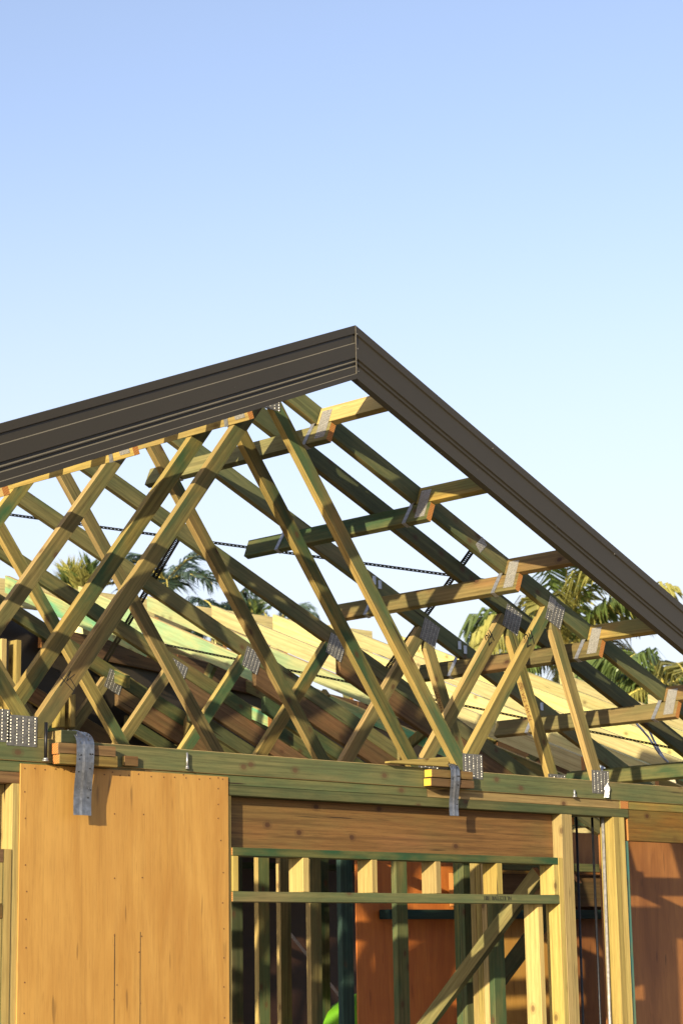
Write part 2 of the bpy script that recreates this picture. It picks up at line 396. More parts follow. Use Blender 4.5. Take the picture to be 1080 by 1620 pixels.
def make_truss(label):
    root = thing('roof_truss', label, 'roof truss', (0, 0, 2.525), 'roof trusses standing one behind another on the wall')
    for s in (1, -1):
        xe = 5.15
        p = [(X0 + .0008, ZR), (X0 + .0008, ZR - VD), (xe, ZR - VD - K * (xe - X0)), (xe, ZR - K * (xe - X0))]
        if s < 0: p = [(2 * X0 - x, z) for x, z in p][::-1]
        prism_xz('top_chord', p, 0, .035, -AL * s, TREAT_CH, root)
    p = [(-4.6, 2.525), (5.1, 2.525), (5.1, 2.617), (-4.6, 2.617)]
    p = clip(p, K, 1, ZR - VD + K * X0 - .0015); p = clip(p, -K, 1, ZR - VD - K * X0 - .0015)
    prism_xz('bottom_chord', p, 0, .035, 0, [GL, TN, TE], root)
    for s in (1, -1):
        for k in 'RCO': prism_xz('web', web_poly(k, s), 0, .035, web_ang(k, s), [TL, TN, TL], root)
    for s in (1, -1):
        f = lambda x: X0 + s * (x - X0)
        put_plate(PM_MID, root, (f(2.268), -.0005, 3.452), -AL * s)
        put_plate(PM_BIG, root, (f(1.585), -.0005, 2.640), 0)
        put_plate(PM_BIG, root, (f(2.59), -.0005, 2.612), 0)
    put_plate(PM_MID, root, (X0 + .01, -.0005, 4.225), 0)
    return root
CH = wood('chord_face', (.165, .145, .052), (.10, .09, .032), (.028, .062, .026), .75)
TREAT_CH = [CH, TL, TE]
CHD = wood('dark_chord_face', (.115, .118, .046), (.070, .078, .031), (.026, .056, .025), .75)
ORD = ['nearest the camera, flush with the wall, with a black 24 on one web',
       'second from the front, close behind the nearest truss',
       'third from the front, crossing the inner half of the outriggers',
       'fourth from the front, the first one clear behind the outrigger ends',
       'fifth from the front, with the long steel strap crossing its rafter',
       'sixth from the front, half hidden by the others in the shade',
       'rearmost, just in front of the mint green rafters of the far roof']
T = [make_truss('roof truss ' + ORD[0])]
for y, lab in zip(TY[1:], ORD[1:]):
    c = copy_tree(T[0]); c.location.y = y; c['label'] = 'roof truss ' + lab; T.append(c)
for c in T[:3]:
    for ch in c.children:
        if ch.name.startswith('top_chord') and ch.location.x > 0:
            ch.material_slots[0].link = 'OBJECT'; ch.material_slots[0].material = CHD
# the outer right web is missing from the fourth truss on
for c in T[3:]:
    for ch in list(c.children):
        if ch.name.startswith('web') and ch.location.x > 2.2: bpy.data.objects.remove(ch)
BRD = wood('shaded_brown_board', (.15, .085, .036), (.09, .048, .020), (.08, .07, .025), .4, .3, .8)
# doubled rafter below the top chord on the lower right of the deeper trusses
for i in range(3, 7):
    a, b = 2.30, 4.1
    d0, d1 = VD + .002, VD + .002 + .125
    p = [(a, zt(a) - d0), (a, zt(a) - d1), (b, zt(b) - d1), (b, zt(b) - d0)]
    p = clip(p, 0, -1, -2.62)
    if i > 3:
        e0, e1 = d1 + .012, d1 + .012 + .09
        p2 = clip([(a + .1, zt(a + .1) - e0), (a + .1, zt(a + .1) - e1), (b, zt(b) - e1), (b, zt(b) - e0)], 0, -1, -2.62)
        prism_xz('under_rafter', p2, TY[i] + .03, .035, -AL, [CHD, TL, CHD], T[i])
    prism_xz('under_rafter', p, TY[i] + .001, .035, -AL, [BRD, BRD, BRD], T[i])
put_plate(PM_SM, T[0], (1.70, -.0005, zt(1.70) - .045), .7)
put_plate(PM_SM, T[0], (2.24, -.003, zt(2.24) - .06), 1.2)
put_plate(PM_MID, T[0], (-1.21, -.0005, 2.655), 0)

# ------------------------------------------------------------------ written marks on the timber
def strokes(name, lines, parent, M, w=.004, mat=INK, lift=.0006):
    bm = bmesh.new()
    for L in lines:
        for (a, b) in zip(L[:-1], L[1:]):
            a, b = Vector((a[0], a[1])), Vector((b[0], b[1])); d = (b - a)
            if d.length < 1e-6: continue
            d.normalize(); n = Vector((-d.y, d.x)) * w / 2; e = d * w * .3
            vs = [bm.verts.new((p.x, 0, p.y)) for p in (a - e + n, a - e - n, b + e - n, b + e + n)]
            ws = [bm.verts.new((p.x, -lift, p.y)) for p in (a - e + n, a - e - n, b + e - n, b + e + n)]
            bm.faces.new(ws)
            for i in range(4): bm.faces.new((vs[i], vs[(i + 1) % 4], ws[(i + 1) % 4], ws[i]))
    return finish(name, bm, [mat], parent, M, 0)
N2 = [(0, .75), (.12, .95), (.35, 1.), (.5, .85), (.45, .6), (.2, .3), (0, .02), (.15, .05), (.55, .0)]
N4 = [[(.75, .95), (.68, .45), (1.15, .5)], [(1.1, 1.05), (.95, -.1)]]
def mark24(truss, y, x, z, tilt, sc):
    L = [[(px * sc, pz * sc) for px, pz in l] for l in [N2] + N4]
    strokes('handwritten_mark', L, truss, frame(Vector((x, y - .0002, z)), (math.cos(tilt), 0, math.sin(tilt)), (0, 1, 0), (-math.sin(tilt), 0, math.cos(tilt))), .0062)
mark24(T[0], 0, 2.035, 3.255, .5, .062)
mark24(T[1], .28, 2.075, 3.30, .75, .052)
strokes('handwritten_mark', [[(0, 0), (.05, .06), (.03, .02), (.07, .05)], [(-.02, .05), (.07, -.02)], [(.05, .03), (.075, .0), (.06, -.03)]], T[0],
        frame(Vector((-.90, -.0002, 2.83)), (1, 0, 0), (0, 1, 0), (0, 0, 1)), .003)
def text_mesh(s, size, name, mat, parent, M, lift=.0005):
    cu = bpy.data.curves.new(name, 'FONT'); cu.body = s; cu.size = size; cu.extrude = lift
    o = bpy.data.objects.new(name, cu); COL.objects.link(o)
    dg = bpy.context.evaluated_depsgraph_get(); me = bpy.data.meshes.new_from_object(o.evaluated_get(dg))
    bpy.data.objects.remove(o); me.materials.clear(); me.materials.append(mat)
    x = new_obj(name, me, parent); x.matrix_basis = rel(parent, M); return x

def web_text(tr, y, s_, px, py, size):
    z = onY(px, py, y).z; x = 2.595 - .4235 * (z - 2.6) - .0385
    d = Vector((-.4235, 0, 1)).normalized(); n = Vector((-d.z, 0, d.x))
    text_mesh(s_, size, 'printed_code', STAMP, tr, frame(Vector((x, y + .006, z)) + n * .0006, d, (0, 1, 0), n))
web_text(T[1], .28, 'T2-W5 T2A-W5', 836, 1140, .031)
web_text(T[2], .85, 'T2AWJ HA-207', 712, 1150, .031)
# little zinc clips on the third and fourth trusses
for tr, y, px, py in ((T[2], .85, 591, 918), (T[2], .85, 600, 925), (T[2], .85, 726, 1021), (T[2], .85, 735, 1028), (T[2], .85, 856, 1118)):
    a = onY(px, py, y); obox('clip', (a.x, y - .003, a.z), (0, 0, -1), (1, 0, 0), -.022, .022, -.0015, .0015, -.012, .012, [CLIP] * 3, tr, 0)
# ------------------------------------------------------------------ outriggers with their extensions
SPX_R = [.515, 1.183, 1.828, 2.485, 3.138, 3.77, 4.41]
SPX_L = [.038, -.612, -1.265, -1.92, -2.57, -3.22, -3.87]
ordn = ['first', 'second', 'third', 'fourth', 'fifth', 'sixth', 'seventh']
n_or = 0
for s, XS in ((1, SPX_R), (-1, SPX_L)):
    for k, X in enumerate(XS):
        # X: lower left corner of the front end on the slope
        drop = .193
        zc = zt(X) - drop / CA - (.004 if s > 0 else .022)
        if s > 0: sv = Vector((CA, 0, -SA)); nv = Vector((SA, 0, CA))
        else: sv = Vector((CA, 0, SA)); nv = Vector((-SA, 0, CA))
        o = Vector((X, 0, zc))
        lab = f'outrigger beam under the {"right" if s > 0 else "left"} roof slope, {ordn[k]} one down from the ridge, nail-plated to its stub'
        root = thing('outrigger_beam', lab, 'roof beam', (X, -.1, zc), 'outrigger beams carrying the overhanging fascia')
        ex, ez = (0, 1, 0), nv
        # ey = ez x ex ; equals -sv
        m_low = ([OLB, OLB, TE] if k in (2, 3, 4) else [CH, CH, TE]) if s > 0 else [TN, TN, TE]
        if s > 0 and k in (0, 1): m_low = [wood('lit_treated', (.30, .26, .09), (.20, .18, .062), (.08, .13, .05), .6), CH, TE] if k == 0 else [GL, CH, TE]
        obox('beam', o, ex, ez, -.1, 1.15, -.035, 0, 0, .095, m_low, root)
        obox('extension', o, ex, ez, -.508, -.0035, -.035, 0, .0985, .1885, [YL if k == 0 else OR_, OR_, TE], root)
        # fresh sawn short face near the front: plates and straps
        me = PM_TALL
        # plate faces -sv direction: local x along Y, local y = +sv, local z = nv
        c = o + Vector((0, -.052, 0)) + nv * .092 - sv * .0005
        put_plate(me, root, None, ydir=frame(c, (0, -1, 0), sv, nv))
        for yy, tw in ((.012, .03), (.88, .03)):
            b0 = o - sv * .0022
            p0 = b0 + Vector((0, yy, 0)) + nv * .13; p1 = b0 + Vector((0, yy + tw, 0)) - nv * .001
            d = (p1 - p0).normalized(); wv = Vector((0, .012, 0))
            bm = bmesh.new()
            q = [p0 - wv, p0 + wv, p1 + wv, p1 - wv]; q2 = [v - sv * .001 for v in q]
            a = [bm.verts.new(v - p0) for v in q]; b = [bm.verts.new(v - p0) for v in q2]
            bm.faces.new(a); bm.faces.new(b[::-1])
            for i in range(4): bm.faces.new((a[i], a[(i + 1) % 4], b[(i + 1) % 4], b[i]))
            # fold under the beam
            q = [p1 - wv, p1 + wv, p1 + wv + sv * .04, p1 - wv + sv * .04]; q2 = [v - nv * .0012 for v in q]
            a = [bm.verts.new(v - p0) for v in q]; b = [bm.verts.new(v - p0) for v in q2]
            bm.faces.new(a); bm.faces.new(b[::-1])
            for i in range(4): bm.faces.new((a[i], a[(i + 1) % 4], b[(i + 1) % 4], b[i]))
            finish('tie_strap', bm, [GALV], root, Matrix.Translation(p0), 0)
        n_or += 1

# ------------------------------------------------------------------ barge fascia
root = thing('barge_fascia', 'dark brown ribbed metal fascia meeting at the gable peak along both roof slopes', 'fascia', (X0, -.53, 4.19))
HB = .240
EDGE = flat('fascia_ledge_highlight', (.105, .096, .078), .5)  # paler colour paints the highlight lines onto the rolled ledges
prof = [(0, 0), (.150, 0), (.168, .007), (.320, .007), (.336, 0), (.600, 0), (.615, .008), (.655, .008), (.675, 0), (.695, 0), (.71, .008), (.745, .008), (.765, 0), (.895, .001), (.907, -.003), (1., -.003)]
for s in (1, -1):
    bm = bmesh.new(); xe = 5.3
    fr = [[], []]
    pts = [(-.545 + y, -f * HB) for f, y in prof] + [(-.512, -HB), (-.512, 0)]
    ring0 = [bm.verts.new((X0 + s * .0006, y, 4.428 + z)) for y, z in pts]
    ring1 = [bm.verts.new((X0 + s * xe, y, 4.428 + z - K * xe)) for y, z in pts]
    n = len(pts)
    for i in range(n):
        f = bm.faces.new((ring0[i], ring0[(i + 1) % n], ring1[(i + 1) % n], ring1[i]))
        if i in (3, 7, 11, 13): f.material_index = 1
    bm.faces.new(ring0); bm.faces.new(ring1[::-1])
    o = Vector((X0, 0, 4.428))
    for v in bm.verts: v.co -= o
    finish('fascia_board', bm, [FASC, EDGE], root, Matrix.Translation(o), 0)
bm = bmesh.new(); bmesh.ops.create_cube(bm, size=1)
for v in bm.verts: v.co = Vector((v.co.x * .004, v.co.y * .004, v.co.z * .232))
finish('corner_trim', bm, [metal('trim_edge', (.16, .14, .11), .4, .3)], root, Matrix.Translation((X0, -.5455, 4.309)), 0)

for dx, dz in ((.008, -.035), (.010, -.10), (.012, -.20), (.9, -.03), (1.8, -.04), (2.7, -.03)):
    x = X0 + dx; z = 4.428 + dz - K * dx
    tube('rivet', (x, -.5455, z), (x, -.5475, z), .0034, [metal('rivet_steel', (.22, .2, .17), .4, .5)], root, 8)
# ------------------------------------------------------------------ perforated steel bracing straps on the right slope
def brace_strap(a, b, label, side=1, width=.03, dz=.006):
    f = lambda p: Vector((p[0], p[1], zt(p[0]) + dz))
    A, B = f(a), f(b); d = (B - A).normalized(); nv = Vector((SA * side, 0, CA)); sdv = nv.cross(d).normalized()
    L = (B - A).length; n = int(L / .022); bm = bmesh.new()
    h = .0012
    def quad(x0, x1, y0, y1):
        vs = [bm.verts.new(((x), y, z)) for z in (0, h) for x, y in ((x0, y0), (x1, y0), (x1, y1), (x0, y1))]
        for ids in ((0, 3, 2, 1), (4, 5, 6, 7), (0, 1, 5, 4), (2, 3, 7, 6), (1, 2, 6, 5), (3, 0, 4, 7)): bm.faces.new([vs[i] for i in ids])
    hw = width / 2
    quad(0, L, -hw, -hw * .28); quad(0, L, hw * .28, hw)
    for i in range(n):
        x = i * L / n; quad(x, x + L / n * .68, -hw * .28, hw * .28)
    o = finish('bracing_strap', bm, [DARKM], None, frame(A, d, sdv, nv), 0)
    return tag(o, label, 'metal strap', 'perforated steel straps bracing the roof slope')
brace_strap((.45, 3.15), (2.10, .21), 'long thin perforated steel strap crossing the sky below the ridge')
brace_strap((1.745, .05), (2.95, 1.95), 'dark perforated strap running down behind the third outrigger', width=.032)
brace_strap((1.25, 1.73), (2.30, 3.66), 'dark perforated strap in front of the palm on the left', width=.036)
brace_strap((2.00, 3.05), (3.95, .34), 'perforated strap low on the right, in front of the pale rafters')

# ------------------------------------------------------------------ front wall frame
wall = thing('timber_wall_frame', 'treated pine wall frame with plates, lintel, rails and studs under the trusses', 'wall frame', (0, 0, 0))
def wb(name, *a, mats=TREAT, bevel=.0018): return box(name, *a, mats, wall, bevel)
wb('top_plate', -4.6, 1.262, .007, .097, 2.4825, 2.5245, mats=GREEN)
wb('top_plate', 1.2635, 2.755, .009, .097, 2.4825, 2.5243, mats=AMBER)
EG = endgrain('sawn_end_face', (.45, .20, .05), (.26, .085, .018))
wb('top_plate', 2.757, 2.828, .004, 1.2, 2.483, 2.5245, mats=[AMBER[0], AMBER[0], EG])
wb('top_plate', 2.830, 5.2, .008, .097, 2.4825, 2.5243, mats=AMBER)
wb('lower_plate', -.9, 2.826, .005, .097, 2.4395, 2.4815, mats=GREEN)
wb('lower_plate', -4.6, -.902, .008, .097, 2.4395, 2.4815, mats=BROWN)
LINT = wood('honey_knotty_lintel', (.25, .128, .036), (.135, .064, .018), (.15, .115, .036), .5, .3, 1.)
wb('lintel', .002, 2.2575, .060, .0965, 2.2245, 2.439, mats=[LINT, LINT, TE])
wb('lintel', 2.828, 5.2, .012, .057, 2.322, 2.4815, mats=[LINT, LINT, TE])
wb('lintel', -4.6, -1.16, .055, .0965, 2.19, 2.439, mats=AMBER)
wb('rail', .022, 2.219, .002, .092, 2.189, 2.2235, mats=GREEN)
wb('rail', .022, 2.2195, .002, .092, 1.999, 2.0415, mats=GREEN)
for a, b in ((.0225, .056), (.438, .474), (.872, .908), (1.304, 1.341), (1.745, 1.785), (2.182, 2.217)):
    wb('nogging', a, b, .003, .0925, 2.0422, 2.1884, mats=YELLOW)
for a, b, z, y, mm in ((2.2205, 2.2555, 2.2238, .002, YELLOW), (2.2585, 2.2985, 2.439, .0015, YELLOW), (2.300, 2.3445, 2.439, .003, YELLOW),
                (-.022, .0205, 2.439, .009, TREAT), (2.690, 2.7345, 2.439, .0015, YELLOW), (2.737, 2.786, 2.439, .004, YELLOW),
                (2.079, 2.116, 1.9985, .028, YELLOW)):
    wb('stud', a, b, y, y + .09, 0, z, mats=mm)
wb('stud', 2.789, 2.826, .014, .10, 0, 2.320, mats=[BLUEG] * 3)
# left of the plywood: stud, trimmer and short pieces
wb('stud', -1.118, -1.05, .008, .0965, 0, 2.439, mats=YELLOW)
wb('stud', -1.157, -1.120, .004, .09, 0, 2.19, mats=TREAT)
wb('rail', -4.6, -1.158, .003, .09, 2.140, 2.1895, mats=BROWN)
wb('rail', -4.6, -1.158, .003, .09, 1.932, 1.985, mats=BROWN)
wb('nogging', -1.20, -1.159, .004, .09, 1.986, 2.139, mats=YELLOW)
for x in (-1.66, -2.12, -2.58): wb('nogging', x, x + .036, .004, .09, 1.986, 2.139, mats=YELLOW)
for x in (-3.0, -3.6, -4.2): wb('stud', x, x + .036, .101, .19, 0, 2.43, mats=TREAT)
wb('stud', -1.197, -1.159, .006, .09, 0, 1.9315, mats=YELLOW)
for x in (-.55,): wb('stud', x, x + .036, .009, .097, 0, 2.439, mats=TREAT)

# upside-down grade stamp on the lower rail
text_mesh('NL ILCETJVI0 1881', .026, 'grade_stamp', INK, wall, frame(Vector((1.845, .0012, 2.032)), (-1, 0, 0), (0, 0, -1), (0, -1, 0)))

# plywood sheet
ply = thing('plywood_sheet', 'orange plywood bracing sheet nailed to the wall frame at lower left', 'plywood', (-.54, 0, .1))
box('sheet', -1.087, -.003, 0, .0065, .1, 2.515, [PLY, PLY, PLY], ply, .0008)
NAIL = flat('nail_head', (.14, .065, .025), .6)
nm = bmesh.new(); bmesh.ops.create_cone(nm, cap_ends=True, segments=8, radius1=.0034, radius2=.003, depth=.0016, matrix=Matrix.Rotation(R(90), 4, 'X'))
nme = bpy.data.meshes.new('nail'); nm.to_mesh(nme); nm.free(); nme.materials.append(NAIL)
npx = [(39, 1216), (55, 1216), (71, 1218), (88, 1217), (101, 1218), (112, 1221), (142, 1223), (165, 1226), (178, 1222), (190, 1227), (204, 1227), (219, 1225), (239, 1229), (259, 1230), (276, 1230), (290, 1226), (294, 1231), (315, 1233), (332, 1232), (345, 1231), (352, 1233),
       (39, 1253), (40, 1295), (40, 1369), (42, 1411), (41, 1455), (41, 1500), (39, 1555), (38, 1604),
       (345, 1248), (345, 1273), (345, 1295), (349, 1330), (353, 1381), (352, 1429), (354, 1470), (354, 1516), (354, 1562), (355, 1611),
       (181, 1288), (227, 1289), (181, 1390), (225, 1389), (181, 1480), (181, 1496), (224, 1482), (220, 1507), (185, 1559), (180, 1582), (222, 1588)]
for px, py in npx:
    p = onY(px, py, 0); o = new_obj('nail', nme, ply); o.location = Vector((p.x, -.0006, p.z)) - ply.location
for px, y1 in ((181.5, 1478), (222, 1475)):
    a = onY(px, y1, 0); box('saw_cut', a.x - .0015, a.x + .0015, -.0004, .003, .12, a.z, [BLACK] * 3, ply, 0)

# ------------------------------------------------------------------ curled galvanised brackets, packers, bolts
def curl_strap(xc, wd, zb, zt_, y0, rad, label, lean=0.):
    path = []
    for i in range(9): 
        t = i / 8; path.append((y0 + .008 * (1 - t) + .004 * math.sin(t * 6.), zb + (zt_ - zb) * t))
    for i in range(1, 11):
        a = math.pi * .60 * i / 10; path.append((y0 + rad * (1 - math.cos(a)), zt_ + rad * .62 * math.sin(a)))
    bm = bmesh.new(); rows = []
    for k, (y, z) in enumerate(path):
        if k == 0: dy, dz = path[1][0] - y, path[1][1] - z
        else: dy, dz = y - path[k - 1][0], z - path[k - 1][1]
        L = math.hypot(dy, dz); ny, nz = -dz / L, dy / L
        row = []
        for u, h in ((-.5, 0), (-.16, .0004), (-.05, .004), (.05, .004), (.16, .0004), (.5, 0)):
            row.append(bm.verts.new((u * wd + (k - 9) * .0006, y + ny * h, z + nz * h)))
        rows.append(row)
    for a, b in zip(rows[:-1], rows[1:]):
        for i in range(5):
            f = bm.faces.new((a[i], a[i + 1], b[i + 1], b[i])); f.material_index = 2 if i == 1 else 0  # sun-side flank of the rib painted brighter as its highlight
    rnd = random.Random(5)
    for k in range(1, len(path) - 1):          # nail holes punched through
        for u in (-.36, -.27, .25, .38):
            if rnd.random() < .62:
                y, z = path[k]; dy, dz = path[k][0] - path[k - 1][0], path[k][1] - path[k - 1][1]; L = math.hypot(dy, dz); ny, nz = -dz / L, dy / L
                zz = (rnd.random() - .5) * .02; y += dy / L * zz; z += dz / L * zz
                c = Vector((u * wd, y + ny * .0028, z + nz * .0028)); tv = Vector((0, dy / L, dz / L)) * .0032
                vs = [bm.verts.new(c + Vector((math.cos(a) * .0032, 0, 0)) + tv * math.sin(a)) for a in [i * math.pi / 3 for i in range(6)]]
                f = bm.faces.new(vs); f.material_index = 2 if rnd.random() < .4 else 1
    for v in bm.verts: v.co.x += xc
    me = bpy.data.meshes.new('truss_strap'); bm.to_mesh(me); bm.free()
    for m in (metal('strap_steel', (.30, .31, .33), .34, .85, 45.), BLACK, metal('bright_zinc', (.42, .42, .42), .4)): me.materials.append(m)
    o = new_obj('truss_strap', me); md = o.modifiers.new('s', 'SOLIDIFY'); md.thickness = .0012; md.offset = 1
    return tag(o, label, 'metal bracket', 'bent truss hold-down straps')
a = onY(132, 1290, -.06)
curl_strap(a.x + .006, .088, a.z, 2.60, -.060, .092, 'wide galvanised strap curling over wood packers and down onto the orange plywood', 1.)
a = onY(720, 1291, -.05)
curl_strap(a.x, .064, a.z, 2.612, -.055, .045, 'narrow galvanised strap folded over yellow-ended blocks, hanging onto the brown lintel', 1.)
def packer(name, px0, px1, py, Y0, Y1, h, mats, label, tilt=0., grp='timber packers on the wall plate'):
    a = onY(px0, py, Y0); b = onY(px1, py, Y0)
    L = b.x - a.x
    o = obox(name, (a.x, Y0, a.z), (math.cos(tilt), 0, math.sin(tilt)), (-math.sin(tilt), 0, math.cos(tilt)), 0, L, 0, Y1 - Y0, 0, h, mats, None, .002)
    return tag(o, label, 'wood block', grp)
ENDB = [BR, BR, AMBER[0]]
packer('timber_packer', 94, 186.5, 1208.5, -.047, -.003, .0445, [AMBER[0], AMBER[0], EG], 'lower of the two orange-ended packer blocks behind the wide strap')
packer('timber_packer', 92, 183.5, 1193.0, -.047, -.003, .0445, [BR, BR, EG], 'upper of the two orange-ended packer blocks behind the wide strap')
packer('timber_packer', 197, 219, 1211.5, -.02, -.003, .040, [BR, BR, YL], 'small dark rough offcut right of the wide strap on the plate')
packer('timber_packer', 97, 122, 1175, -.04, .05, .050, [DK, DK, YL], 'short green offcut tucked under the curl of the wide strap')
for yy, zz, xx0, xx1, lab in ((1243.5, .037, 682, 750, 'lower of the two packer blocks with yellow painted ends'), (1229.5, .037, 683, 748, 'upper of the two packer blocks with yellow painted ends')):
    packer('timber_packer', xx0, xx1, yy, -.050, -.003, zz, [BR, BR, YELP], lab)
a = onY(612, 1209, -.02); b = onY(706, 1212, -.02)
o = obox('timber_packer', (a.x, -.03, a.z), (b.x - a.x, 0, b.z - a.z), (0, 0, 1), 0, (b - a).length, 0, .12, 0, .002, [YL, YL, YL], None, 0)
bpy.data.objects.remove(o)
prism = [(a.x, a.z + .012), (a.x, a.z + .004), (b.x, b.z - .006), (b.x, b.z + .042)]
o = prism_xz('timber_wedge', prism, -.035, .03, .04, YELLOW, None); tag(o, 'long pale timber wedge lying on the chord beside the yellow-ended blocks', 'wedge')
def bolt(px, py0, py1, Y, r, mat, label, head=.012, hm=GALV):
    a = onY(px, py0, Y); b = onY(px, py1, Y)
    root = thing('anchor_bolt', label, 'bolt', tuple(a), 'bolts standing on the top plate')
    tube('shank', a, (a.x, Y, b.z), r, [mat], root)
    tube('washer', (a.x, Y, a.z - .002), (a.x, Y, a.z + .003), head * 1.5, [hm], root, 4)
    tube('nut', (a.x, Y, a.z + .003), (a.x, Y, a.z + .011), head, [hm], root, 6)
bolt(72, 1204, 1143, -.02, .0065, DARKM, 'dark threaded rod standing on the plate left of the wide strap', .011)
bolt(296, 1216, 1191, -.012, .0045, GALV, 'short bright bolt on the plate above the orange plywood', .007)
bolt(908.5, 1261, 1250, -.01, .005, GALV, 'short bolt on the plate near the right end of the wall', .009)
# crumpled bright flashing at right hand nail plate
bm = bmesh.new(); rnd = random.Random(3); G = {}
a = onY(953, 1262, -.006); 
for i in range(7):
    for j in range(7):
        G[i, j] = bm.verts.new((a.x + i * .007 + j * .002, -.010 - rnd.random() * .010, a.z + j * .013 * (1 - .35 * abs(i - 3) / 3)))
for i in range(6):
    for j in range(6): bm.faces.new((G[i, j], G[i + 1, j], G[i + 1, j + 1], G[i, j + 1]))
o = finish('torn_label', bm, [flat('white_foil', (.8, .8, .82), .3)], None, Matrix.Identity(4), 0); tag(o, 'crumpled white foil scrap stuck on the right-hand nail plate', 'foil scrap')

# ------------------------------------------------------------------ inner walls
inner = thing('inner_wall_frame', 'inner timber stud wall running back from the front wall, seen through the window opening', 'wall frame', (2.45, 1.3, 0))
XI = 2.4
for y, th, mm in ((.585, .035, GREEN), (.622, .035, YELLOW), (.659, .035, YELLOW), (.696, .035, YELLOW), (.775, .035, GREEN), (.812, .035, [BLUEG, GL, TE]),
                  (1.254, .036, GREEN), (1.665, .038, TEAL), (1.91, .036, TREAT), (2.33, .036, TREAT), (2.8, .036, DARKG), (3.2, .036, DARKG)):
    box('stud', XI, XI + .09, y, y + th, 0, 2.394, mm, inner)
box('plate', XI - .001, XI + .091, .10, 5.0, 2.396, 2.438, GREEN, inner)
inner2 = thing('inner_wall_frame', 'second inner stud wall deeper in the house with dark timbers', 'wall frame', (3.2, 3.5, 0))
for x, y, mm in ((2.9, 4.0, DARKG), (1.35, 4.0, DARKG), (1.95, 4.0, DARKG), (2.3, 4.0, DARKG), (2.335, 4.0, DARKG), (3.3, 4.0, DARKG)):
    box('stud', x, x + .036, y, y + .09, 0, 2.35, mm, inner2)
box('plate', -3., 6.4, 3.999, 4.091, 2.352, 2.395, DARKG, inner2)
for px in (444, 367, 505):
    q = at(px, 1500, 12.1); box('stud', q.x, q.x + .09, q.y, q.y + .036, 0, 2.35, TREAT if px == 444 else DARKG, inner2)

def panel(name, x0, x1, y, z0, z1, m, label):
    root = thing('sheathed_bay', label, 'wall bay', ((x0 + x1) / 2, y, z0))
    box('sheet', x0, x1, y, y + .009, z0, z1, [m] * 3, root, 0)
    rr = random.Random(int(x0 * 100))
    return root
panel('plywood_panel', 2.818, 3.76, 1.95, .1, 2.38, PLYR, 'orange-red plywood panel inside the house with criss-cross shadows')
panel('plywood_panel', 3.764, 4.70, 1.95, .1, 2.38, PLY, 'light orange plywood panel right of the red one, behind the diagonal prop')
panel('plywood_panel', 4.704, 6.6, 1.95, .1, 2.52, PLYB, 'brown plywood panel seen in the narrow gap beside the steel rods')
panel('plywood_panel', 3.9, 6.2, 1.0, .1, 2.44, PLYB, 'brown plywood panel with dark stains at the right edge')
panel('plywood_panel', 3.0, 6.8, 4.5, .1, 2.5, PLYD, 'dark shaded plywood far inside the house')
# diagonal props
PROPM = wood('prop_face', (.30, .24, .085), (.18, .14, .045), (.07, .10, .035), .5)
pr = lambda a, b, w: bar2(a, b, w)
o = prism_yz('diagonal_prop', pr((.125, 2.155), (1.30, 1.03), .075), 2.2, .04, math.atan2(-1.22, 1.27), [PROPM, DK, TE]); tag(o, 'olive diagonal prop leaning inward from the top right of the opening', 'timber prop')
o = prism_yz('diagonal_prop', pr((.55, 2.155), (1.75, 1.0), .085), 3.05, .04, math.atan2(-1.15, 1.2), DARKG); tag(o, 'dark green diagonal prop in front of the light orange panel', 'timber prop')
o = box('cross_rail', 3.0, 5.6, 1.86, 1.94, 1.965, 2.02, TEAL); tag(o, 'dark teal horizontal rail in front of the inner panels', 'timber rail')
o = box('inner_lintel', 3.6, 5.6, 1.862, 1.92, 2.04, 2.24, [BRD, BRD, TE]); tag(o, 'brown inner lintel above the teal rail, seen through the narrow gap', 'lintel')
o = box('cross_rail', 3.6, 5.6, 1.80, 1.858, 2.26, 2.31, GREEN); tag(o, 'green rail high behind the narrow gap', 'timber rail')
for px, Y, r, lab in ((785, .85, .016, 'black pipe standing behind the diagonal prop'), (791, .80, .013, 'thin grey pipe next to the black pipe')):
    a = onY(px, 1560, Y); o = tube('pipe', (a.x, Y, 0), (a.x, Y, 2.0 if r > .015 else 1.86), r, [BLACK if r > .015 else metal('pipe_grey', (.2, .2, .22), .3)]); tag(o, lab, 'pipe')
for px, px2, lab in ((911, 919, 'dark threaded rod on the left of the narrow stud gap'), (936, 950, 'dark threaded rod in the middle of the narrow stud gap')):
    a = onY(px, 1290, .09); b = onY(px2 - (px2 - px) * .12, 1600, .09)
    o = tube('tie_rod', (b.x, .09, 0), (a.x, .09, 2.438), .0065, [DARKM]); tag(o, lab, 'steel rod')
a = onY(953, 1300, .06); b = onY(961, 1610, .06)
o = tube('conduit', (b.x, .06, 0), (a.x, .06, 2.438), .008, [metal('conduit_grey', (.36, .34, .32), .45, .3)]); tag(o, 'pale grey conduit against the right-hand stud pair', 'conduit')
# white metal brace strips deep inside
a = onY(457, 1475, 3.4); b = onY(540, 1580, 3.4)
o = prism_xz('wall_brace', bar2((a.x, a.z), (b.x, b.z), .022), 3.4, .002, -.8, [flat('dull_zinc', (.4, .36, .32))] * 3, None, 0); tag(o, 'thin pale metal brace running diagonally in the dark interior', 'metal strap')

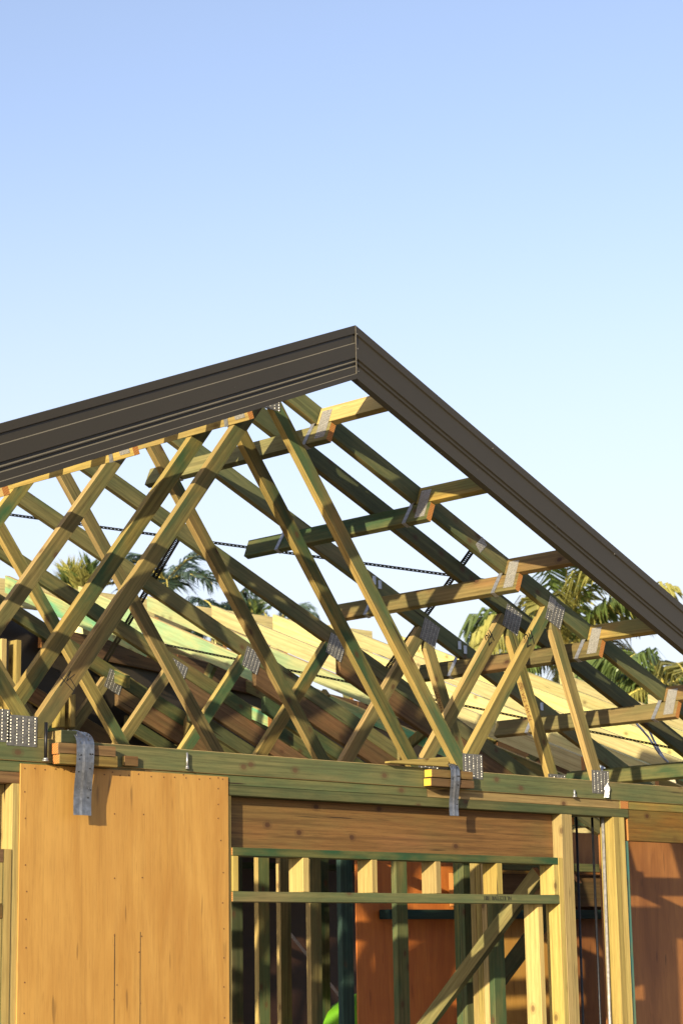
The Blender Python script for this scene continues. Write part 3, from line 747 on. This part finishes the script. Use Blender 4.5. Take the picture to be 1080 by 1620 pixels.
# ------------------------------------------------------------------ the far wing roof
HX = 5.9
wing_n = 0
labs = {}
for i in range(16):
    X = 1.60 + i * .62
    Yr, Zr = 4.55, 4.27
    if X > HX:     # hip end: tops get lower
        d = (X - HX) * .62; Yr2, Zr2 = Yr - d, Zr - K * d
    else: Yr2, Zr2 = Yr, Zr
    Ys = max(1.15, Yr - (Zr - (ZR - K * (X - X0))) / K + .28)
    if Ys > Yr2 - .3: continue
    zf = lambda y: Zr - K * (Yr - y)
    h = .098 + .012 * ((i * 7) % 3)
    mats = MINT if X < 3.6 else PALE
    root = thing('rafter_frame', f'pale sunlit rafter of the far roof, number {i + 1} from the left', 'rafter', (X, Ys, zf(Ys) - h), 'rafters of the far roof')
    p = [(Ys, zf(Ys)), (Ys, zf(Ys) - h / CA), (Yr2, Zr2 - h / CA), (Yr2, Zr2)]
    prism_yz('rafter', p, X, .04, AL, mats, root)
    if X > 4.9:
        prism_yz('tie', [(Ys, 2.62), (Yr2, 2.62), (Yr2, 2.71), (Ys, 2.71)], X, .04, 0, PALE, root)
    m0 = (Yr2 + Ys) / 2
    prism_yz('post', bar2((Yr2 - .05, Zr2 - .17), (Yr2 - .4, 2.72), .07), X + .002, .035, -1.3, [TL, TN, TE], root)
    # battens stubs, webs and a lower rafter seen through the gaps
    prism_yz('web', bar2((Ys + (Yr2 - Ys) * .35, zf(Ys + (Yr2 - Ys) * .35) - .14), (Ys + (Yr2 - Ys) * .62, 2.75), .06), X + .003, .034, -1.2, [TL, TN, TL], root)
    q = [(Ys + .25, zf(Ys + .25) - .30), (Ys + .25, zf(Ys + .25) - .38), (Yr2 - .15, Zr2 - .44), (Yr2 - .15, Zr2 - .36)]
    prism_yz('lower_rafter', q, X + .045, .035, AL, [TL, TN, TL] if i % 2 else MINT, root)
    labs[i] = root
fwf = thing('far_wall_frame', 'timber stud wall carrying the far roof at the right', 'wall frame', (9, 1.2, 0))
box('plate', 6.7, 10.9, 1.16, 1.25, 2.575, 2.612, TREAT, fwf)
for k in range(8): box('stud', 6.72 + k * .58, 6.756 + k * .58, 1.16, 1.25, -.14, 2.573, TREAT, fwf)
# one top board of the wing ridge
o = box('ridge_board', 1.5, HX - .05, 4.60, 4.64, 4.08, 4.26, PALE); tag(o, 'pale ridge board closing the top of the far roof', 'ridge board')

cab = thing('electric_cable', 'pale blue cables draped over the pale rafters at the right', 'cable', tuple(onY(1000, 1150, .95)))
CBM = flat('blue_grey_cable', (.30, .36, .50), .5)
for k, L in enumerate((((975, 1128), (1002, 1140), (1025, 1166), (1042, 1192), (1056, 1206)), ((1000, 1138), (1022, 1146), (1034, 1172), (1050, 1200)), ((962, 1192), (968, 1200), (973, 1208)))):
    for p, q in zip(L[:-1], L[1:]):
        tube('cable_run', onY(*p, .95), onY(*q, .95), .007, [CBM], cab, 6)

# ------------------------------------------------------------------ ground and backdrop
bm = bmesh.new(); bmesh.ops.create_grid(bm, x_segments=8, y_segments=8, size=900)
GR = flat('sandy_ground', (.26, .21, .14), .95, .6, .35)
o = finish('ground', bm, [GR], None, Matrix.Translation((0, 0, -.15)), 0); tag(o, kind='structure')
bm = bmesh.new(); bmesh.ops.create_cube(bm, size=1)
for v in bm.verts: v.co = Vector((v.co.x * 16, v.co.y * 10, v.co.z * .15))
o = finish('slab', bm, [CONC], None, Matrix.Translation((2.5, 5., -.076)), 0); tag(o, kind='structure')

# ------------------------------------------------------------------ palms
def leafmat(name, col, tr=.35):
    t = NT(name); oi = t.n('ShaderNodeObjectInfo'); tc = t.n('ShaderNodeTexCoord')
    n = t.n('ShaderNodeTexNoise', Scale=3., Detail=3.); t.l(tc.outputs['Object'], n.inputs['Vector'])
    c = t.mix(n.outputs[0], [v * .6 for v in col], [v * 1.35 for v in col])
    hv = t.n('ShaderNodeHueSaturation'); t.l(t.math('MULTIPLY_ADD', oi.outputs['Random'], .6, .7), hv.inputs['Value']); t.l(c, hv.inputs['Color'])
    tl = t.n('ShaderNodeBsdfTranslucent'); t.l(hv.outputs[0], tl.inputs['Color'])
    t.l(hv.outputs[0], t.b.inputs['Base Color']); t.b.inputs['Roughness'].default_value = .4
    mx = t.n('ShaderNodeMixShader'); mx.inputs[0].default_value = tr
    t.l(t.b.outputs[0], mx.inputs[1]); t.l(tl.outputs[0], mx.inputs[2]); t.l(mx.outputs[0], t.N['Material Output'].inputs[0])
    return t.m
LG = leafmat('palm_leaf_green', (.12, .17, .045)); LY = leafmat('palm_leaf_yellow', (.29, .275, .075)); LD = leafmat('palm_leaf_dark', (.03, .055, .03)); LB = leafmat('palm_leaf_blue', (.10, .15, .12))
TRK = flat('palm_trunk', (.50, .44, .30), .8, 4, .2); CRW = flat('crownshaft', (.56, .52, .24), .5, 6, .2); RAC = flat('palm_rib', (.55, .46, .12), .5)
def frond(parent, base, az_, el, L, droop, mat, seed, nl=46, lw=.028, ll=.55, hang=.5):
    rnd = random.Random(seed); bm = bmesh.new()
    hd = Vector((math.cos(az_), math.sin(az_), 0)); p = Vector((0, 0, 0)); ang = el
    pts = []
    N = 22
    for i in range(N + 1):
        pts.append((p.copy(), ang)); d = hd * math.cos(ang) + Vector((0, 0, 1)) * math.sin(ang)
        p = p + d * (L / N); ang -= droop / N * (.5 + 1.3 * i / N)
    side = Vector((-hd.y, hd.x, 0))
    prev = None
    for i, (q, a) in enumerate(pts):
        r = .02 * (1 - i / N) + .004; d = hd * math.cos(a) + Vector((0, 0, 1)) * math.sin(a); n = side.cross(d)
        ring = [bm.verts.new(q + side * r), bm.verts.new(q + n * r), bm.verts.new(q - side * r), bm.verts.new(q - n * r)]
        if prev:
            for k in range(4): f = bm.faces.new((prev[k], prev[(k + 1) % 4], ring[(k + 1) % 4], ring[k])); f.material_index = 1
        prev = ring
    for i in range(nl):
        t = .12 + .88 * i / nl; k = min(N - 1, int(t * N)); fr = t * N - k
        q = pts[k][0].lerp(pts[k + 1][0], fr); a = pts[k][1]
        d = hd * math.cos(a) + Vector((0, 0, 1)) * math.sin(a); n = side.cross(d)
        for s in (-1, 1):
            ln = ll * (math.sin(min(1, t * 1.25) * math.pi * .5) if t < .8 else 1 - (t - .8) * 3.2) * (.8 + .4 * rnd.random())
            dr = (d * (.55 + .3 * rnd.random()) + side * s * (.85) - n * (-.15 + rnd.random() * .35)).normalized()
            mid = q + dr * ln * .5; tip = q + (dr + Vector((0, 0, -hang * (.6 + rnd.random() * .8)))).normalized() * ln
            wv = (d * .7 + n * rnd.uniform(-.5, .5)).normalized() * lw * .5
            a1, a2 = bm.verts.new(q - wv * .5), bm.verts.new(q + wv * .5); b1, b2 = bm.verts.new(mid - wv), bm.verts.new(mid + wv); c1 = bm.verts.new(tip)
            bm.faces.new((a1, a2, b2, b1)); bm.faces.new((b1, b2, c1))
    me = bpy.data.meshes.new('frond'); bm.to_mesh(me); bm.free()
    me.materials.append(mat); me.materials.append(RAC)
    o = new_obj('frond', me, parent); o.location = base; return o
def palm(px, py, dist, label, fr, tr=.16, shaft=1.0, seed=1, fan=None):
    c = at(px, py, dist)
    root = thing('palm_tree', label, 'palm tree', (c.x, c.y, -.1), 'palm trees behind the building')
    h = c.z + .1
    tube('trunk', (c.x, c.y, -.1), (c.x, c.y, c.z - shaft), tr * 1.15, [TRK], root, 14, tr)
    tube('crownshaft', (c.x, c.y, c.z - shaft), (c.x, c.y, c.z), tr * 1.1, [CRW], root, 14, tr * .55)
    for k, (a, e, L, dr, m, kw) in enumerate(fr):
        frond(root, Vector((0, 0, h)), a, e, L, dr, m, seed * 100 + k, **kw)
    return root
def ring(n, mats, L=(1.8, 2.4), el=(.3, 1.2), dr=(.9, 1.7), seed=0, **kw):
    r = random.Random(seed); out = []
    for i in range(n):
        out.append((2 * math.pi * (i + r.random() * .6) / n, r.uniform(*el), r.uniform(*L), r.uniform(*dr), mats[i % len(mats)], kw))
    return out
palm(895, 1035, 28, 'large golden green palm behind the right-hand fascia', ring(22, [LY, LG, LY, LG], (1.25, 1.85), (-.1, 1.2), (.9, 1.9), 3, ll=.62, hang=.6, lw=.05, nl=56), seed=3)
palm(1050, 1085, 24, 'green palm at the right edge of the picture', ring(16, [LG, LY, LG], (.9, 1.4), (-.2, 1.2), (.9, 1.9), 9, ll=.55, hang=.7, lw=.05, nl=50), seed=4)
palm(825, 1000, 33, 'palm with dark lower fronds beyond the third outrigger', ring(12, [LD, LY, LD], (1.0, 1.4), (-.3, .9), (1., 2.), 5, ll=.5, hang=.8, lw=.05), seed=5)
palm(262, 925, 26, 'tall palm with cream trunk and bluish fans left of centre', ring(11, [LB, LD, LB], (.45, .80), (-.1, 1.1), (.6, 1.6), 6, ll=.38, hang=.3), seed=6, tr=.17, shaft=.5)
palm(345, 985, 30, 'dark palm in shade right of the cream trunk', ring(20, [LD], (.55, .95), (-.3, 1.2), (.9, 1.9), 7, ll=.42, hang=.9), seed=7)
palm(128, 950, 26, 'palm top with upright yellow green leaves at left', ring(22, [LY, LG], (.30, .52), (.7, 1.5), (.2, .8), 8, ll=.30, hang=-.2), seed=8)
palm(435, 1000, 42, 'small faint palm far behind the middle of the roof', ring(10, [LB], (.8, 1.2), (.1, 1.2), (.9, 1.7), 11, ll=.4, hang=.5), seed=9)
palm(402, 980, 36, 'little green palm tip above the yellow rafters', ring(9, [LG], (.2, .45), (.6, 1.4), (.3, .9), 12, ll=.22, hang=.1), seed=10)

# dark wall added under the far roof to fill sky gaps with shade
SHADE_WALL = plywood('shade_backing', (.024, .017, .010), (.015, .011, .007), .3)
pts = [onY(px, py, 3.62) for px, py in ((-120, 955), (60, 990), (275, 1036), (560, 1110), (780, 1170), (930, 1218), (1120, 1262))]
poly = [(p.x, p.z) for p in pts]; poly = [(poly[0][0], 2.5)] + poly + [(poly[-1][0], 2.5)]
rootb = thing('added_shade_wall', 'added dark backing wall standing in for shade below the far roof, behind the last truss', 'wall', (3, 3.62, 2.5))
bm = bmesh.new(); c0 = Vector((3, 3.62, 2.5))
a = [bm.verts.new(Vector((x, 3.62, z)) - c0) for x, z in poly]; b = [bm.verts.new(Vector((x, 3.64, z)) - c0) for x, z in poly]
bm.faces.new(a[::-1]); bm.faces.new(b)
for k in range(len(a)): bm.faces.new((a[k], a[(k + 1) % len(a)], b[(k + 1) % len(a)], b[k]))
finish('dark_backing', bm, [SHADE_WALL], rootb, Matrix.Translation(c0), 0)
for p, q in zip(pts[1:-1], pts[2:]):
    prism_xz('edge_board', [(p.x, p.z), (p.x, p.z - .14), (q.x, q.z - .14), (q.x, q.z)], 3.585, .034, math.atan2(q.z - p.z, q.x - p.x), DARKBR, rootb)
bm = bmesh.new(); rnd = random.Random(9)
for i in range(26000):
    x = rnd.uniform(-4, 34); z = rnd.random() ** .8 * (2.9 + .4 * math.sin(x * 1.3) + .3 * math.sin(x * 3.1)) - .1
    c = Vector((x, 15.8 - abs(x - 8) * .25 + rnd.uniform(-.5, .5), z)); n = Vector((rnd.uniform(-1, 1), rnd.uniform(-1, 1), rnd.uniform(-1, 1))).normalized()
    a = n.orthogonal().normalized() * .09; b = n.cross(a).normalized() * .045
    vs = [bm.verts.new(c + v) for v in (a, b, -a, -b)]; bm.faces.new(vs)
o = finish('hedge', bm, [leafmat('hedge_leaf', (.035, .06, .018), .15)], None, Matrix.Identity(4), 0); tag(o, 'long dark green hedge behind the building', 'hedge')
o['kind'] = 'stuff'

# raking boards and short studs nailed over the added dark wall
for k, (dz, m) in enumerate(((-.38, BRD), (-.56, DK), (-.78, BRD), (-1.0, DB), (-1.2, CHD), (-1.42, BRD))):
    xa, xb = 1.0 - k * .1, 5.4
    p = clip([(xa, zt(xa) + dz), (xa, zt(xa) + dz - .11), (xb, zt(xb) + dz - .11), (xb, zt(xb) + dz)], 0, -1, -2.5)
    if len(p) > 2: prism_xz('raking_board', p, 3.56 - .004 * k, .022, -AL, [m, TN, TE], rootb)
for px, py0, py1 in ((2, 1010, 1075), (25, 1012, 1090), (560, 1120, 1185), (95, 1100, 1150), (112, 1098, 1150)):
    a = onY(px, py1, 3.42); b = onY(px, py0, 3.42)
    box('short_stud', a.x, a.x + .036, 3.42, 3.50, a.z, b.z, YELLOW, rootb)

# ------------------------------------------------------------------ worker in lime shirt
wk = at(553, 1574, 12.2)
def skin(name, pts, edges, rad, mats, parent=None, lv=2):
    me = bpy.data.meshes.new(name); me.from_pydata(pts, edges, []); o = new_obj(name, me, parent)
    md = o.modifiers.new('skin', 'SKIN'); sv_ = me.skin_vertices[0].data
    for i, r_ in enumerate(rad): sv_[i].radius = (r_, r_) if not isinstance(r_, tuple) else r_
    sv_[0].use_root = True
    sb = o.modifiers.new('sub', 'SUBSURF'); sb.levels = lv; sb.render_levels = lv
    me.materials.append(mats); md.use_smooth_shade = True
    return o
wx, wy = wk.x, wk.y
HV = flat('lime_fabric', (.10, .27, .008), .7, 12, .15); SKN = flat('skin', (.42, .22, .13), .5); TRS = flat('navy_trousers', (.02, .025, .05), .9)
pw = thing('person', 'worker in a lime green shirt bending forward behind the studs', 'person', (wx, wy, .03))
def V3(dx, dy, z): return (dx, dy, z)
lean = Vector((.72, -.69))  # towards the right of the picture
def LP(f, s, z): return (f * lean.x + s * -lean.y * -1 * 0 + f * 0 + s * .69, f * lean.y + s * .72, z)
body = [LP(-.30, 0, .92), LP(-.22, 0, 1.10), LP(-.08, 0, 1.30), LP(.06, 0, 1.42), LP(.16, 0, 1.45), LP(.26, 0, 1.46), LP(.36, 0, 1.50), LP(.42, 0, 1.46),
        LP(.08, .19, 1.38), LP(.20, .26, 1.12), LP(.38, .22, .95), LP(.08, -.19, 1.38), LP(.20, -.26, 1.12), LP(.38, -.22, .95),
        LP(-.28, .10, .85), LP(-.12, .12, .48), LP(-.2, .12, .06), LP(-.28, -.10, .85), LP(-.12, -.12, .48), LP(-.2, -.12, .06), LP(-.06, .12, .03), LP(-.06, -.12, .03)]
ed = [(0, 1), (1, 2), (2, 3), (3, 4), (4, 5), (5, 6), (6, 7), (3, 8), (8, 9), (9, 10), (3, 11), (11, 12), (12, 13), (0, 14), (14, 15), (15, 16), (0, 17), (17, 18), (18, 19), (16, 20), (19, 21)]
rd = [.15, .145, .155, .15, .09, .06, .10, .08, .075, .055, .04, .075, .055, .04, .10, .075, .05, .10, .075, .05, .04, .04]
skin('body', body, ed, rd, SKN, pw)
shirt = body[:4] + [LP(.12, 0, 1.435)] + [body[8], LP(.13, .23, 1.25), body[11], LP(.13, -.23, 1.25)]
skin('shirt', shirt, [(0, 1), (1, 2), (2, 3), (3, 4), (3, 5), (5, 6), (3, 7), (7, 8)], [.165, .16, .172, .168, .11, .09, .075, .09, .075], HV, pw)
skin('trousers', [body[0], body[14], body[15], LP(-.2, .12, .12), body[17], body[18], LP(-.2, -.12, .12)], [(0, 1), (1, 2), (2, 3), (0, 4), (4, 5), (5, 6)], [.165, .115, .09, .07, .115, .09, .07], TRS, pw)
skin('hair', [LP(.33, 0, 1.53), LP(.38, 0, 1.53), LP(.41, 0, 1.50)], [(0, 1), (1, 2)], [.108, .115, .085], flat('black_hair', (.008, .007, .006)), pw)
